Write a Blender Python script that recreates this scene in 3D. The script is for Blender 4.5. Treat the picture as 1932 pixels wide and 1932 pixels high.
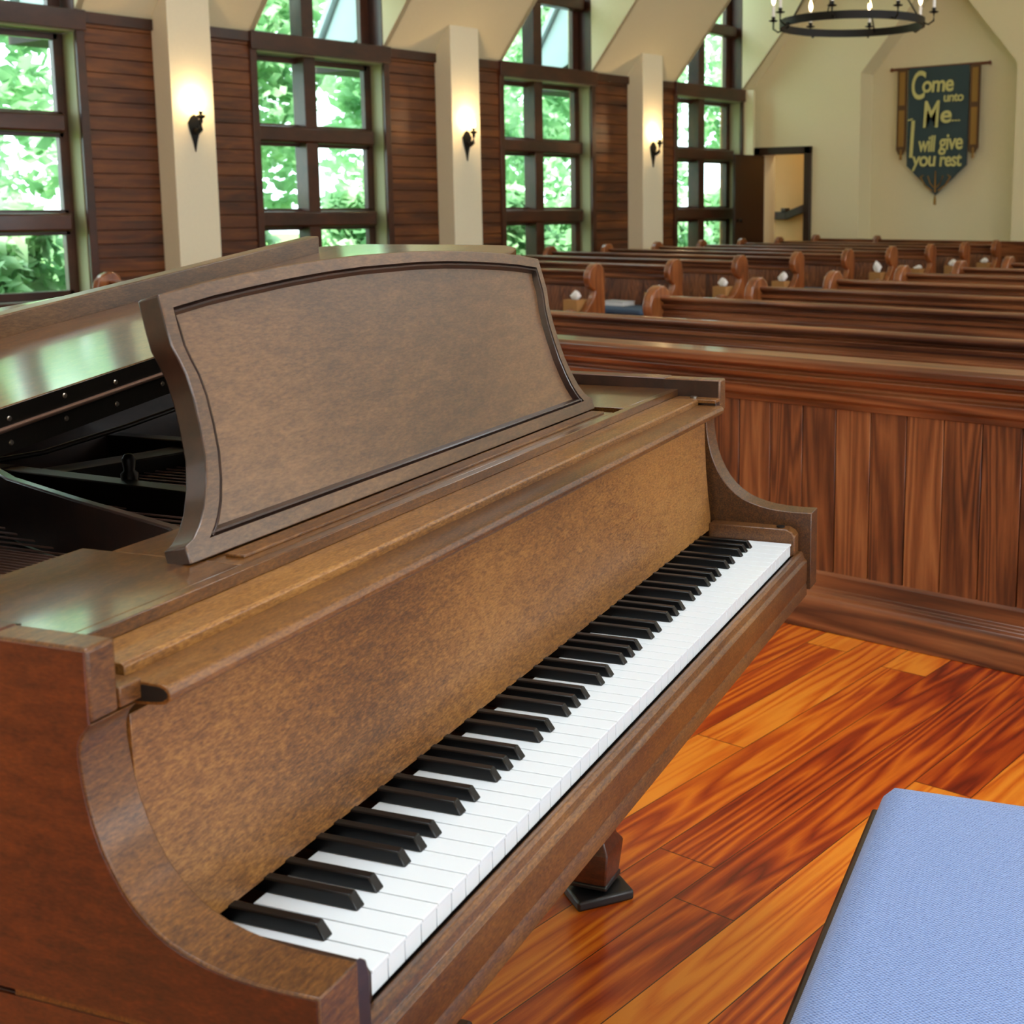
import bpy, bmesh, math, random
from mathutils import Vector, Matrix
random.seed(7)
for o in list(bpy.data.objects): bpy.data.objects.remove(o)
SC = bpy.context.scene
COL = SC.collection
PI = math.pi

# ------------------------------------------------------------------ camera
cam_d = bpy.data.cameras.new('camera'); cam = bpy.data.objects.new('camera', cam_d); COL.objects.link(cam)
R_ = Vector((0.79202405, 0.61048212, -0.00307836)); U_ = Vector((-0.09092728, 0.12294995, 0.9882386)); F_ = Vector((-0.60368049, 0.78242884, -0.1528888))
cam.matrix_world = Matrix(((R_.x, U_.x, -F_.x, 0), (R_.y, U_.y, -F_.y, 0), (R_.z, U_.z, -F_.z, 1.20568), (0, 0, 0, 1)))
cam_d.sensor_width = 36; cam_d.lens = 45.92; cam_d.shift_x = -0.13017; cam_d.shift_y = -0.1030
cam_d.clip_start = 0.02; cam_d.clip_end = 300
cam_d.dof.use_dof = True; cam_d.dof.focus_distance = 1.6; cam_d.dof.aperture_fstop = 13.0
SC.camera = cam

# ------------------------------------------------------------------ world, sun, large lights, exposure
SC.view_settings.view_transform = 'Standard'; SC.view_settings.look = 'None'
SC.view_settings.gamma = 1; SC.view_settings.use_curve_mapping = False
SC.view_settings.exposure = 0.45
W = bpy.data.worlds.new('sky'); SC.world = W; W.use_nodes = True
wb = W.node_tree.nodes['Background']; wb.inputs[0].default_value = (0.80, 0.92, 1.0, 1); wb.inputs[1].default_value = 4.3

def lamp(name, kind, energy, color, loc, direction=None, size=None, size_y=None, parent=None):
    d = bpy.data.lights.new(name, kind); d.energy = energy; d.color = color
    o = bpy.data.objects.new(name, d); COL.objects.link(o); o.location = loc
    if direction is not None: o.rotation_euler = Vector(direction).to_track_quat('-Z', 'Y').to_euler()
    if kind == 'AREA':
        d.shape = 'RECTANGLE'; d.size = size; d.size_y = size_y or size
    if parent: o.parent = parent
    return o
sun = lamp('sun', 'SUN', 15.0, (1.0, 0.95, 0.82), (0, 0, 12), (-0.35, 0.8, -1.0)); sun.data.angle = math.radians(1.5)
WR_Y = (-2.6, 0.6, 3.8, 7.0, 10.2)
for wy in WR_Y:      # added fill lamps at made-up window openings of the unseen right wall
    lamp('window_daylight', 'AREA', 24, (0.87, 0.94, 1.0), (3.50, wy + 0.8, 1.6), (-1, 0, -0.12), 1.7, 1.5)
    lamp('dormer_daylight', 'AREA', 145, (0.87, 0.95, 1.0), (2.3, wy + 0.8, 4.3), (-0.75, 0, -1), 1.4, 1.6)  # added higher row of fill; the right slope has no dormers
lamp('window_daylight', 'AREA', 50, (0.95, 0.97, 1.0), (-2.6, -3.9, 2.9), (0, 1, -0.15), 6.0, 3.2)  # added fill from behind the camera, no window in that wall

lamp('chancel_daylight', 'AREA', 165, (0.88, 0.95, 1.0), (-0.9, 0.9, 6.2), (-0.05, 0.05, -1), 2.4, 2.4)  # added overhead fill to brighten the key tops, no opening above it

# ------------------------------------------------------------------ materials
def nodes(m):
    m.use_nodes = True; nt = m.node_tree
    for n in list(nt.nodes):
        if n.type not in ('BSDF_PRINCIPLED', 'OUTPUT_MATERIAL'): nt.nodes.remove(n)
    return nt, nt.nodes['Principled BSDF']
def s2l(c):
    return tuple([(x/255/12.92 if x/255 <= .04045 else ((x/255+.055)/1.055)**2.4) for x in c]) + (1,)
def N(nt, t, **k):
    n = nt.nodes.new(t)
    for a, v in k.items(): setattr(n, a, v)
    return n
def math_(nt, op, a, b=None, c=None):
    n = N(nt, 'ShaderNodeMath', operation=op)
    for i, v in enumerate((a, b, c)):
        if v is None: continue
        if isinstance(v, (int, float)): n.inputs[i].default_value = v
        else: nt.links.new(v, n.inputs[i])
    return n.outputs[0]
def ramp(nt, fac, stops):
    r = N(nt, 'ShaderNodeValToRGB'); e = r.color_ramp.elements
    e[0].position, e[0].color = stops[0][0], s2l(stops[0][1]); e[1].position, e[1].color = stops[-1][0], s2l(stops[-1][1])
    for p, c in stops[1:-1]:
        x = e.new(p); x.color = s2l(c)
    nt.links.new(fac, r.inputs[0]); return r.outputs[0]
def mixc(nt, fac, a, b, mode='MIX'):
    n = N(nt, 'ShaderNodeMix', data_type='RGBA', blend_type=mode)
    for s, v in ((n.inputs[0], fac), (n.inputs[6], a), (n.inputs[7], b)):
        if isinstance(v, (int, float)): s.default_value = v
        elif isinstance(v, tuple): s.default_value = v
        else: nt.links.new(v, s)
    return n.outputs[2]
def plain(name, c, rough=.5, metal=0, coat=0, spec=None, bump=None):
    m = bpy.data.materials.new(name); nt, b = nodes(m)
    b.inputs['Base Color'].default_value = s2l(c); b.inputs['Roughness'].default_value = rough
    b.inputs['Metallic'].default_value = metal; b.inputs['Coat Weight'].default_value = coat
    tc = N(nt, 'ShaderNodeTexCoord'); nz = N(nt, 'ShaderNodeTexNoise'); nz.inputs['Scale'].default_value = bump[0] if bump else 9
    nt.links.new(tc.outputs['Object'], nz.inputs['Vector'])
    d = tuple(x*.94 for x in s2l(c)[:3]) + (1,)
    nt.links.new(mixc(nt, nz.outputs[0], d, s2l(c)), b.inputs['Base Color'])
    if spec is not None: b.inputs['Specular IOR Level'].default_value = spec
    if bump:
        bp = N(nt, 'ShaderNodeBump'); bp.inputs['Strength'].default_value = bump[1]; bp.inputs['Distance'].default_value = .002
        nt.links.new(nz.outputs[0], bp.inputs['Height']); nt.links.new(bp.outputs[0], b.inputs['Normal'])
    return m
def grain(name, stops, stretch, freq=7, nscale=1.0, fiber=0.35, rough=.35, coat=.0, cell=None, planks=None, dist=.6, figure=False, tint=.25, coatr=.12):
    """wood: contour lines of stretched smooth noise (cathedral grain) + fine fibres. cell=(axis,pitch) per-board variation; planks=(pitch,length)."""
    m = bpy.data.materials.new(name); nt, b = nodes(m); L = nt.links
    tc = N(nt, 'ShaderNodeTexCoord'); sep = N(nt, 'ShaderNodeSeparateXYZ'); L.new(tc.outputs['Object'], sep.inputs[0])
    oi = N(nt, 'ShaderNodeObjectInfo')
    vec = tc.outputs['Object']; rnd = None; gap = None
    if cell or planks:
        if planks:
            ix = math_(nt, 'FLOOR', math_(nt, 'DIVIDE', sep.outputs[0], planks[0]))
            w1 = N(nt, 'ShaderNodeTexWhiteNoise', noise_dimensions='1D'); L.new(ix, w1.inputs['W'])
            yy = math_(nt, 'ADD', math_(nt, 'DIVIDE', sep.outputs[1], planks[1]), math_(nt, 'MULTIPLY', w1.outputs[0], 7.3))
            iy = math_(nt, 'FLOOR', yy)
            cmb = N(nt, 'ShaderNodeCombineXYZ'); L.new(ix, cmb.inputs[0]); L.new(iy, cmb.inputs[1])
            w2 = N(nt, 'ShaderNodeTexWhiteNoise', noise_dimensions='3D'); L.new(cmb.outputs[0], w2.inputs['Vector'])
            fx = math_(nt, 'FRACT', math_(nt, 'DIVIDE', sep.outputs[0], planks[0])); fy = math_(nt, 'FRACT', yy)
            g1 = math_(nt, 'LESS_THAN', math_(nt, 'MINIMUM', fx, math_(nt, 'SUBTRACT', 1.0, fx)), .0085)
            g2 = math_(nt, 'LESS_THAN', math_(nt, 'MINIMUM', fy, math_(nt, 'SUBTRACT', 1.0, fy)), .0008)
            gap = math_(nt, 'MAXIMUM', g1, g2)
        else:
            ix = math_(nt, 'FLOOR', math_(nt, 'DIVIDE', sep.outputs[cell[0]], cell[1]))
            ix = math_(nt, 'ADD', ix, math_(nt, 'MULTIPLY', oi.outputs['Random'], 100))
            w2 = N(nt, 'ShaderNodeTexWhiteNoise', noise_dimensions='1D'); L.new(ix, w2.inputs['W'])
        rnd = w2.outputs[0]
        off = N(nt, 'ShaderNodeVectorMath', operation='SCALE'); L.new(w2.outputs[1], off.inputs[0]); off.inputs['Scale'].default_value = 13
        ad = N(nt, 'ShaderNodeVectorMath', operation='ADD'); L.new(vec, ad.inputs[0]); L.new(off.outputs[0], ad.inputs[1]); vec = ad.outputs[0]
    else:
        cmb = N(nt, 'ShaderNodeCombineXYZ')
        for i in range(3): L.new(math_(nt, 'MULTIPLY', oi.outputs['Random'], 17.0 + i), cmb.inputs[i])
        ad = N(nt, 'ShaderNodeVectorMath', operation='ADD'); L.new(vec, ad.inputs[0]); L.new(cmb.outputs[0], ad.inputs[1]); vec = ad.outputs[0]
    mp = N(nt, 'ShaderNodeMapping'); mp.inputs['Scale'].default_value = stretch; L.new(vec, mp.inputs[0])
    n1 = N(nt, 'ShaderNodeTexNoise'); n1.inputs['Scale'].default_value = nscale; n1.inputs['Detail'].default_value = 2.2; n1.inputs['Roughness'].default_value = .45; n1.inputs['Distortion'].default_value = dist
    L.new(mp.outputs[0], n1.inputs['Vector'])
    if figure:
        fac = n1.outputs[0]
    else:
        fac = math_(nt, 'PINGPONG', math_(nt, 'MULTIPLY', n1.outputs[0], freq), .5)
        fac = math_(nt, 'MULTIPLY', fac, 2.0)
    n2 = N(nt, 'ShaderNodeTexNoise'); n2.inputs['Scale'].default_value = nscale * (14 if not figure else 5); n2.inputs['Detail'].default_value = 5; n2.inputs['Roughness'].default_value = .7
    L.new(mp.outputs[0], n2.inputs['Vector'])
    f2 = math_(nt, 'ADD', math_(nt, 'MULTIPLY', fac, 1 - fiber), math_(nt, 'MULTIPLY', n2.outputs[0], fiber))
    n3 = N(nt, 'ShaderNodeTexNoise'); n3.inputs['Scale'].default_value = 2.3; n3.inputs['Detail'].default_value = 1; L.new(vec, n3.inputs['Vector'])
    f2 = math_(nt, 'ADD', f2, math_(nt, 'MULTIPLY', math_(nt, 'SUBTRACT', n3.outputs[0], .5), .5))
    if rnd is not None: f2 = math_(nt, 'ADD', f2, math_(nt, 'MULTIPLY', math_(nt, 'SUBTRACT', rnd, .5), tint * 2))
    col = ramp(nt, f2, stops)
    if gap is not None: col = mixc(nt, gap, col, s2l((45, 18, 8)))
    L.new(col, b.inputs['Base Color'])
    b.inputs['Roughness'].default_value = rough; b.inputs['Coat Weight'].default_value = coat; b.inputs['Coat Roughness'].default_value = coatr
    bp = N(nt, 'ShaderNodeBump'); bp.inputs['Strength'].default_value = .12; bp.inputs['Distance'].default_value = .001
    L.new(n2.outputs[0], bp.inputs['Height']); L.new(bp.outputs[0], b.inputs['Normal'])
    return m

M = {}
M['floor'] = grain('floor_pine', [(0.0, (92, 20, 5)), (.22, (144, 46, 9)), (.42, (178, 74, 14)), (.62, (208, 106, 22)), (.9, (224, 134, 38))], (9, .55, 1), freq=12, nscale=1.0, fiber=.55, rough=.3, coat=.35, planks=(.127, 1.5), tint=.33, dist=.15, coatr=.2)
WAL = [(.30, (58, 32, 10)), (.44, (98, 61, 22)), (.54, (124, 81, 33)), (.70, (156, 110, 52))]
WAD = [(.30, (40, 20, 5)), (.44, (74, 42, 12)), (.54, (98, 60, 20)), (.70, (128, 84, 34))]
M['piano'] = grain('piano_walnut', WAL, (9, 32, 32), nscale=3.2, fiber=.8, figure=True, rough=.46, coat=.28, coatr=.22)
M['piano_rim'] = grain('piano_dark_walnut', WAD, (9, 32, 32), nscale=3.2, fiber=.8, figure=True, rough=.46, coat=.22, coatr=.2)
M['piano_top'] = grain('piano_polished_top', WAD, (9, 32, 32), nscale=3.0, fiber=.7, figure=True, rough=.3, coat=1, coatr=.1)
M['piano_red'] = grain('piano_side_walnut', [(.27, (36, 13, 4)), (.44, (66, 27, 8)), (.56, (86, 38, 11)), (.73, (110, 54, 18))], (30, 12, 40), nscale=2.6, fiber=.6, figure=True, rough=.45, coat=.35, coatr=.22)
M['piano_desk'] = grain('piano_desk_walnut', [(.27, (44, 28, 15)), (.44, (74, 50, 29)), (.55, (92, 64, 38)), (.73, (118, 86, 54))], (8, 32, 32), nscale=2.8, fiber=.7, figure=True, rough=.4, coat=.6, coatr=.28)
M['piano_dark'] = grain('piano_dark_wood', [(.3, (26, 13, 8)), (.7, (54, 30, 18))], (10, 30, 30), nscale=1.5, figure=True, rough=.4, coat=.4)
M['edge'] = plain('piano_edge_polish', (60, 44, 42), .25, 0, .5)
M['ivory'] = plain('white_key_plastic', (224, 233, 240), .25, 0, .2)
M['ebony'] = plain('black_key', (5, 5, 6), .32, 0, 0, .35)
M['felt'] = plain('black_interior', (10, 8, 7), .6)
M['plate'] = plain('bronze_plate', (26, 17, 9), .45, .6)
M['string'] = plain('steel_string', (150, 118, 108), .4, .2)
M['hinge'] = plain('blackened_hinge', (34, 30, 26), .35, .7, bump=(60, .2))
M['hinge_pin'] = plain('worn_hinge_barrel', (120, 92, 78), .4, .8)
M['screw'] = plain('screw_head', (130, 120, 110), .3, .9)
M['cup'] = plain('black_rubber_cup', (14, 16, 19), .45, 0, .2)
PEW = [(.05, (44, 19, 9)), (.3, (84, 43, 21)), (.6, (122, 70, 38)), (.95, (150, 96, 58))]
M['pew_x'] = grain('pew_rail_wood', PEW, (.35, 8, 8), freq=7, nscale=1.1, fiber=.5, rough=.36, coat=.3, dist=.2)
M['pew_z'] = grain('pew_board_wood', [(.05, (42, 18, 7)), (.32, (84, 42, 18)), (.58, (120, 68, 34)), (.9, (152, 96, 54))], (13, 13, .7), freq=11, nscale=.8, fiber=.6, rough=.42, coat=.15, cell=(0, .1083), tint=.14)
M['pew_end'] = grain('pew_end_wood', [(0, (86, 42, 18)), (.5, (132, 74, 36)), (1, (160, 98, 52))], (8, 8, 1.5), freq=5, nscale=.9, fiber=.4, rough=.3, coat=.5)
M['cushion'] = plain('pew_cushion_blue', (70, 92, 118), .9, bump=(300, .3))
M['clap'] = grain('clapboard_wood', [(0.05, (46, 20, 4)), (.5, (90, 46, 13)), (.95, (128, 74, 27))], (8, 1.0, 8), freq=3, nscale=1.0, fiber=.6, rough=.5, coat=.1, cell=(2, .109), tint=.12)
M['frame'] = grain('window_wood', [(.3, (38, 15, 5)), (.7, (76, 36, 14))], (6, 1.2, 2.5), nscale=1.3, fiber=.5, figure=True, rough=.42, coat=.2)
M['frame_dark'] = plain('dark_door_wood', (44, 20, 10), .45, 0, .2)
M['plaster'] = plain('cream_plaster', (232, 222, 184), .85, bump=(40, .08))
M['plaster2'] = plain('white_pillar_plaster', (240, 232, 204), .8, bump=(40, .06))
M['soffit'] = plain('white_siding', (205, 222, 232), .7)
M['roofdark'] = plain('dark_eave', (52, 46, 44), .8)
M['iron'] = plain('wrought_iron', (20, 19, 17), .5, .5, bump=(80, .3))
M['card'] = plain('kraft_cardboard', (176, 128, 74), .85)
M['tissue'] = plain('white_tissue', (252, 252, 252), .9)
M['paper'] = plain('paper_booklet', (206, 212, 216), .8)
M['lawn'] = plain('lawn_grass', (84, 124, 52), .95, bump=(60, .5))
M['bark'] = plain('tree_bark', (96, 84, 66), .9, bump=(30, .6))

def leafmat():
    m = bpy.data.materials.new('leaf_green'); nt, b = nodes(m); L = nt.links
    tc = N(nt, 'ShaderNodeTexCoord'); nz = N(nt, 'ShaderNodeTexNoise'); nz.inputs['Scale'].default_value = 1.7; nz.inputs['Detail'].default_value = 3
    L.new(tc.outputs['Object'], nz.inputs['Vector'])
    col = ramp(nt, nz.outputs[0], [(.3, (96, 146, 104)), (.5, (152, 196, 150)), (.68, (212, 236, 200))])
    L.new(col, b.inputs['Base Color']); b.inputs['Roughness'].default_value = .45
    tr = N(nt, 'ShaderNodeBsdfTranslucent'); L.new(col, tr.inputs[0])
    mx = N(nt, 'ShaderNodeMixShader'); mx.inputs[0].default_value = .5
    L.new(b.outputs[0], mx.inputs[1]); L.new(tr.outputs[0], mx.inputs[2]); L.new(mx.outputs[0], nt.nodes['Material Output'].inputs[0])
    return m
M['leaf'] = leafmat()
def glassmat():
    m = bpy.data.materials.new('window_glass'); nt, b = nodes(m); L = nt.links
    t = N(nt, 'ShaderNodeBsdfTransparent'); t.inputs[0].default_value = (.95, 1, .97, 1); g = N(nt, 'ShaderNodeBsdfGlossy'); g.inputs['Roughness'].default_value = .02
    mx = N(nt, 'ShaderNodeMixShader'); mx.inputs[0].default_value = .012
    L.new(t.outputs[0], mx.inputs[1]); L.new(g.outputs[0], mx.inputs[2]); L.new(mx.outputs[0], nt.nodes['Material Output'].inputs[0])
    return m
M['glass'] = glassmat()
def emis(name, c, s):
    m = bpy.data.materials.new(name); nt, b = nodes(m)
    b.inputs['Emission Color'].default_value = s2l(c); b.inputs['Emission Strength'].default_value = s; b.inputs['Base Color'].default_value = s2l(c)
    return m
M['bulb'] = emis('lit_bulb', (255, 214, 140), 60)
M['bulb2'] = emis('lit_candle_bulb', (255, 214, 150), 14)
def fabric():
    m = bpy.data.materials.new('bench_blue_weave'); nt, b = nodes(m); L = nt.links
    tc = N(nt, 'ShaderNodeTexCoord'); mp = N(nt, 'ShaderNodeMapping'); mp.inputs['Scale'].default_value = (1, 1, 1); L.new(tc.outputs['Object'], mp.inputs[0])
    nd = N(nt, 'ShaderNodeTexNoise'); nd.inputs['Scale'].default_value = 260; L.new(mp.outputs[0], nd.inputs['Vector'])
    sep = N(nt, 'ShaderNodeSeparateXYZ'); L.new(mp.outputs[0], sep.inputs[0])
    wx = math_(nt, 'SINE', math_(nt, 'ADD', math_(nt, 'MULTIPLY', sep.outputs[0], 1500.), math_(nt, 'MULTIPLY', nd.outputs[0], 5.0)))
    wy = math_(nt, 'SINE', math_(nt, 'ADD', math_(nt, 'MULTIPLY', sep.outputs[1], 1150.), math_(nt, 'MULTIPLY', nd.outputs[0], 5.0)))
    h = math_(nt, 'MULTIPLY', math_(nt, 'ADD', math_(nt, 'MULTIPLY', wx, wy), 1.0), .5)
    col = ramp(nt, h, [(.0, (50, 76, 136)), (.4, (106, 136, 194)), (1, (148, 176, 226))])
    L.new(col, b.inputs['Base Color']); b.inputs['Roughness'].default_value = .9; b.inputs['Sheen Weight'].default_value = .3
    bp = N(nt, 'ShaderNodeBump'); bp.inputs['Strength'].default_value = .8; bp.inputs['Distance'].default_value = .0012
    L.new(h, bp.inputs['Height']); L.new(bp.outputs[0], b.inputs['Normal'])
    return m
M['fabric'] = fabric()
M['ban'] = plain('banner_slate_cloth', (54, 72, 76), .9, bump=(400, .4))
M['ban_gold'] = plain('banner_gold_brocade', (150, 112, 48), .8, bump=(180, .6))
M['ban_text'] = plain('banner_gold_lettering', (206, 200, 130), .8)
M['ban_brown'] = plain('banner_brown_trim', (92, 66, 40), .85)
M['rod'] = plain('banner_wooden_rod', (104, 44, 22), .4, 0, .3)

# ------------------------------------------------------------------ mesh helpers
class MB:
    def __init__(s): s.v = []; s.f = []; s.mi = []; s.cur = 0
    def mat(s, i): s.cur = i; return s
    def add(s, vs, fs):
        o = len(s.v); s.v += [tuple(p) for p in vs]; s.f += [tuple(i + o for i in f) for f in fs]; s.mi += [s.cur]*len(fs); return s
    def box(s, x0, x1, y0, y1, z0, z1):
        vs = [(x, y, z) for x in (x0, x1) for y in (y0, y1) for z in (z0, z1)]
        return s.add(vs, [(0, 1, 3, 2), (4, 6, 7, 5), (0, 4, 5, 1), (2, 3, 7, 6), (0, 2, 6, 4), (1, 5, 7, 3)])
    def prism(s, pts, a, b, axis='x'):
        """pts: 2-D outline; extruded from a to b along axis. x: (y,z); y: (x,z); z: (x,y)"""
        n = len(pts)
        def P(p, t): return {'x': (t, p[0], p[1]), 'y': (p[0], t, p[1]), 'z': (p[0], p[1], t)}[axis]
        vs = [P(p, a) for p in pts] + [P(p, b) for p in pts]
        fs = [tuple(range(n))[::-1], tuple(range(n, 2*n))] + [(i, (i+1) % n, n + (i+1) % n, n + i) for i in range(n)]
        return s.add(vs, fs)
    def tube(s, pts, r, seg=8, closed=False):
        pts = [Vector(p) for p in pts]; rings = []; n = len(pts)
        for i, p in enumerate(pts):
            a = pts[(i-1) % n] if (closed or i) else pts[0]; b = pts[(i+1) % n] if (closed or i < n-1) else pts[-1]
            d = (b - a).normalized(); up = Vector((0, 0, 1)) if abs(d.z) < .9 else Vector((1, 0, 0))
            x = d.cross(up).normalized(); y = x.cross(d); rr = r[i] if isinstance(r, (list, tuple)) else r
            rings.append([p + x*math.cos(2*PI*k/seg)*rr + y*math.sin(2*PI*k/seg)*rr for k in range(seg)])
        vs = [q for g in rings for q in g]; fs = []
        m = n if closed else n - 1
        for i in range(m):
            for k in range(seg):
                j = (i+1) % n; fs.append((i*seg+k, i*seg+(k+1) % seg, j*seg+(k+1) % seg, j*seg+k))
        if not closed: fs += [tuple(range(seg))[::-1], tuple(range((n-1)*seg, n*seg))]
        return s.add(vs, fs)
    def lathe(s, prof, c=(0, 0, 0), seg=20, axis='z', caps=True):
        vs = []; fs = []; n = len(prof)
        for (r, h) in prof:
            for k in range(seg):
                a = 2*PI*k/seg; p = (r*math.cos(a), r*math.sin(a), h)
                if axis == 'y': p = (p[0], p[2], p[1])
                if axis == 'x': p = (p[2], p[0], p[1])
                vs.append((c[0]+p[0], c[1]+p[1], c[2]+p[2]))
        for i in range(n-1):
            for k in range(seg): fs.append((i*seg+k, i*seg+(k+1) % seg, (i+1)*seg+(k+1) % seg, (i+1)*seg+k))
        if caps: fs += [tuple(range(seg))[::-1], tuple(range((n-1)*seg, n*seg))]
        return s.add(vs, fs)
    def build(s, name, mat, parent=None, bevel=0, smooth=False, loc=None, seg=2, label=None):
        me = bpy.data.meshes.new(name); me.from_pydata(s.v, [], s.f)
        me.polygons.foreach_set('material_index', s.mi)
        bm = bmesh.new(); bm.from_mesh(me); bmesh.ops.recalc_face_normals(bm, faces=bm.faces)
        lim = math.radians(60 if smooth else 28)
        for e_ in bm.edges:
            e_.smooth = len(e_.link_faces) == 2 and e_.calc_face_angle(PI) < lim
        for f_ in bm.faces: f_.smooth = True
        bm.to_mesh(me); bm.free()
        for mm in (mat if isinstance(mat, (list, tuple)) else [mat]): me.materials.append(mm)
        o = bpy.data.objects.new(name, me); COL.objects.link(o)
        if parent: o.parent = parent
        if loc: o.location = loc
        if bevel:
            b = o.modifiers.new('bevel', 'BEVEL'); b.width = bevel; b.segments = seg; b.limit_method = 'ANGLE'; b.angle_limit = math.radians(35)
            if hasattr(b, 'harden_normals'): b.harden_normals = False
        if label: o['label'] = label
        return o
def tag(o, label=None, cat=None, group=None, kind=None):
    if label: o['label'] = label
    if cat: o['category'] = cat
    if group: o['group'] = group
    if kind: o['kind'] = kind
    return o
def empty(name, loc, rz=0):
    o = bpy.data.objects.new(name, None); COL.objects.link(o); o.location = loc; o.rotation_euler = (0, 0, rz); o.empty_display_size = .1; return o
def struct(o): o['kind'] = 'structure'; return o
def copy_tree(o, parent=None):
    c = o.copy(); COL.objects.link(c)
    if parent: c.parent = parent
    for ch in list(o.children): copy_tree(ch, c)
    return c

# ------------------------------------------------------------------ the room
XL, XR, YF, YB = -9.6, 3.6, -4.0, 14.75       # left wall, right wall, wall behind the camera, far wall
ZW, SL = 2.66, 1.13                            # top of the side walls, slope of the ceiling
XRIDGE = (XL + XR)/2; ZR = ZW + SL*(XRIDGE - XL)
PERIOD = 3.03; WOPEN = 1.43
WY = [4.0 + PERIOD*k for k in range(-2, 4)]    # near edge of each window opening
WY = [-2.06, 0.97, 4.0, 7.02, 10.04, 13.07]
DZ = 4.9                                       # head of the dormers

struct(MB().box(XL-.3, XR+.3, YF-.3, YB+2.2, -.2, 0).build('floor', M['floor']))
def slope_x(z): return XL + (z - ZW)/SL
# left wall: sill wall, clad sections, wall above
struct(MB().box(XL-.32, XL, YF-.3, YB, 0, .47).build('wall_left', M['clap']))
gaps = []
prev = YF
for y in WY: gaps.append((prev, y)); prev = y + WOPEN
gaps.append((prev, YB))
for k, (a, b) in enumerate(gaps):
    m = MB(); m.box(XL-.32, XL-.015, a, b, .47, ZW+.25)
    z = .47
    i = 0
    while z < 2.57:                               # each board of the cladding
        z1 = min(z + .109, 2.585)
        m.prism([(XL-.016, z+.004), (XL+.001, z+.010), (XL+.001, z1-.002), (XL-.016, z1)], a, b, 'y'); z += .109
    struct(m.build('wall_left', M['clap']))
    struct(MB().box(XL-.02, XL+.028, a-.0, b+.0, 2.575, ZW).build('trim_header', M['frame'], bevel=.004))
# ceiling: left slope in strips with dormer openings, right slope whole
m = MB()
def slab(m, y0, y1, za, zb):
    xa, xb = slope_x(za), slope_x(zb)
    m.add([(xa, y0, za), (xa, y1, za), (xb, y1, zb), (xb, y0, zb), (xa-.06, y0, za+.05), (xa-.06, y1, za+.05), (xb-.06, y1, zb+.05), (xb-.06, y0, zb+.05)],
          [(0, 1, 2, 3), (4, 7, 6, 5), (0, 4, 5, 1), (1, 5, 6, 2), (2, 6, 7, 3), (3, 7, 4, 0)])
for (a, b) in gaps: slab(m, a, b, ZW, DZ)
slab(m, YF, YB, DZ, ZR)
m.add([(XR, YF, ZW), (XR, YB, ZW), (XRIDGE, YB, ZR), (XRIDGE, YF, ZR), (XR, YF, ZW+.1), (XR, YB, ZW+.1), (XRIDGE, YB, ZR+.1), (XRIDGE, YF, ZR+.1)],
      [(0, 3, 2, 1), (4, 5, 6, 7), (0, 1, 5, 4), (1, 2, 6, 5), (2, 3, 7, 6), (3, 0, 4, 7)])
# dormer heads
for y in WY: m.box(XL-.32, slope_x(DZ)+.04, y-.05, y+WOPEN+.05, DZ, DZ+.06)
struct(m.build('ceiling', M['plaster']))
m = MB()
for y in WY:                                       # triangular side walls of the dormers
    for yy, s in ((y, -1), (y+WOPEN, 1)):
        t0, t1 = sorted((yy - s*.006, yy + s*.05))
        m.prism([(XL-.0, ZW), (slope_x(DZ), DZ), (XL-.32, DZ), (XL-.32, ZW)], t0, t1, 'y')
struct(m.build('wall_dormer', M['plaster']))
# right wall with openings
m = MB(); m.box(XR, XR+.25, YF-.3, YB, 0, .7); m.box(XR, XR+.25, YF-.3, YB, 2.5, ZW+.2)
prev = YF-.3
for y in WR_Y: m.box(XR, XR+.25, prev, y, .7, 2.5); prev = y + 1.6
m.box(XR, XR+.25, prev, YB, .7, 2.5)
struct(m.build('wall_right', M['plaster']))
m = MB(); m.box(XL-.3, XR+.3, YF-.25, YF, 0, ZW); m.prism([(XL-.3, ZW), (XR+.3, ZW), (XRIDGE, ZR+.3)], YF-.25, YF, 'y')
struct(m.build('wall_front', M['plaster']))
# far wall: door opening X -9.43..-8.77, z<1.83 ; peaked niche
DX0, DX1, DH = -9.43, -8.77, 1.85
NX0, NX1, NZ, NA = -8.0, -5.995, 2.80, 3.98; NXA = -6.98
m = MB(); T = YB + .32
m.box(XL-.3, DX0, YB, T, 0, ZW); m.box(DX0, DX1, YB, T, DH, ZW); m.box(DX1, NX0, YB, T, 0, ZW)
m.box(NX1, XR+.3, YB, T, 0, ZW)
m.prism([(XL-.3, ZW), (NX0, ZW), (NX0, NZ), (NXA, NA), (NXA, ZR+.4)], YB, T, 'y')
m.prism([(XR+.3, ZW), (NXA, ZR+.4), (NXA, NA), (NX1, NZ), (NX1, ZW)], YB, T, 'y')
m.box(NX0-.1, NX1+.1, T, T+.1, 0, NA+.2)
struct(m.build('wall_back', M['plaster']))
struct(MB().box(XL, XL+.17, 14.53, 14.55, 0, ZW).box(XL, XL+.05, 14.55, YB, 0, ZW).build('wall_stub', M['plaster']))

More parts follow.
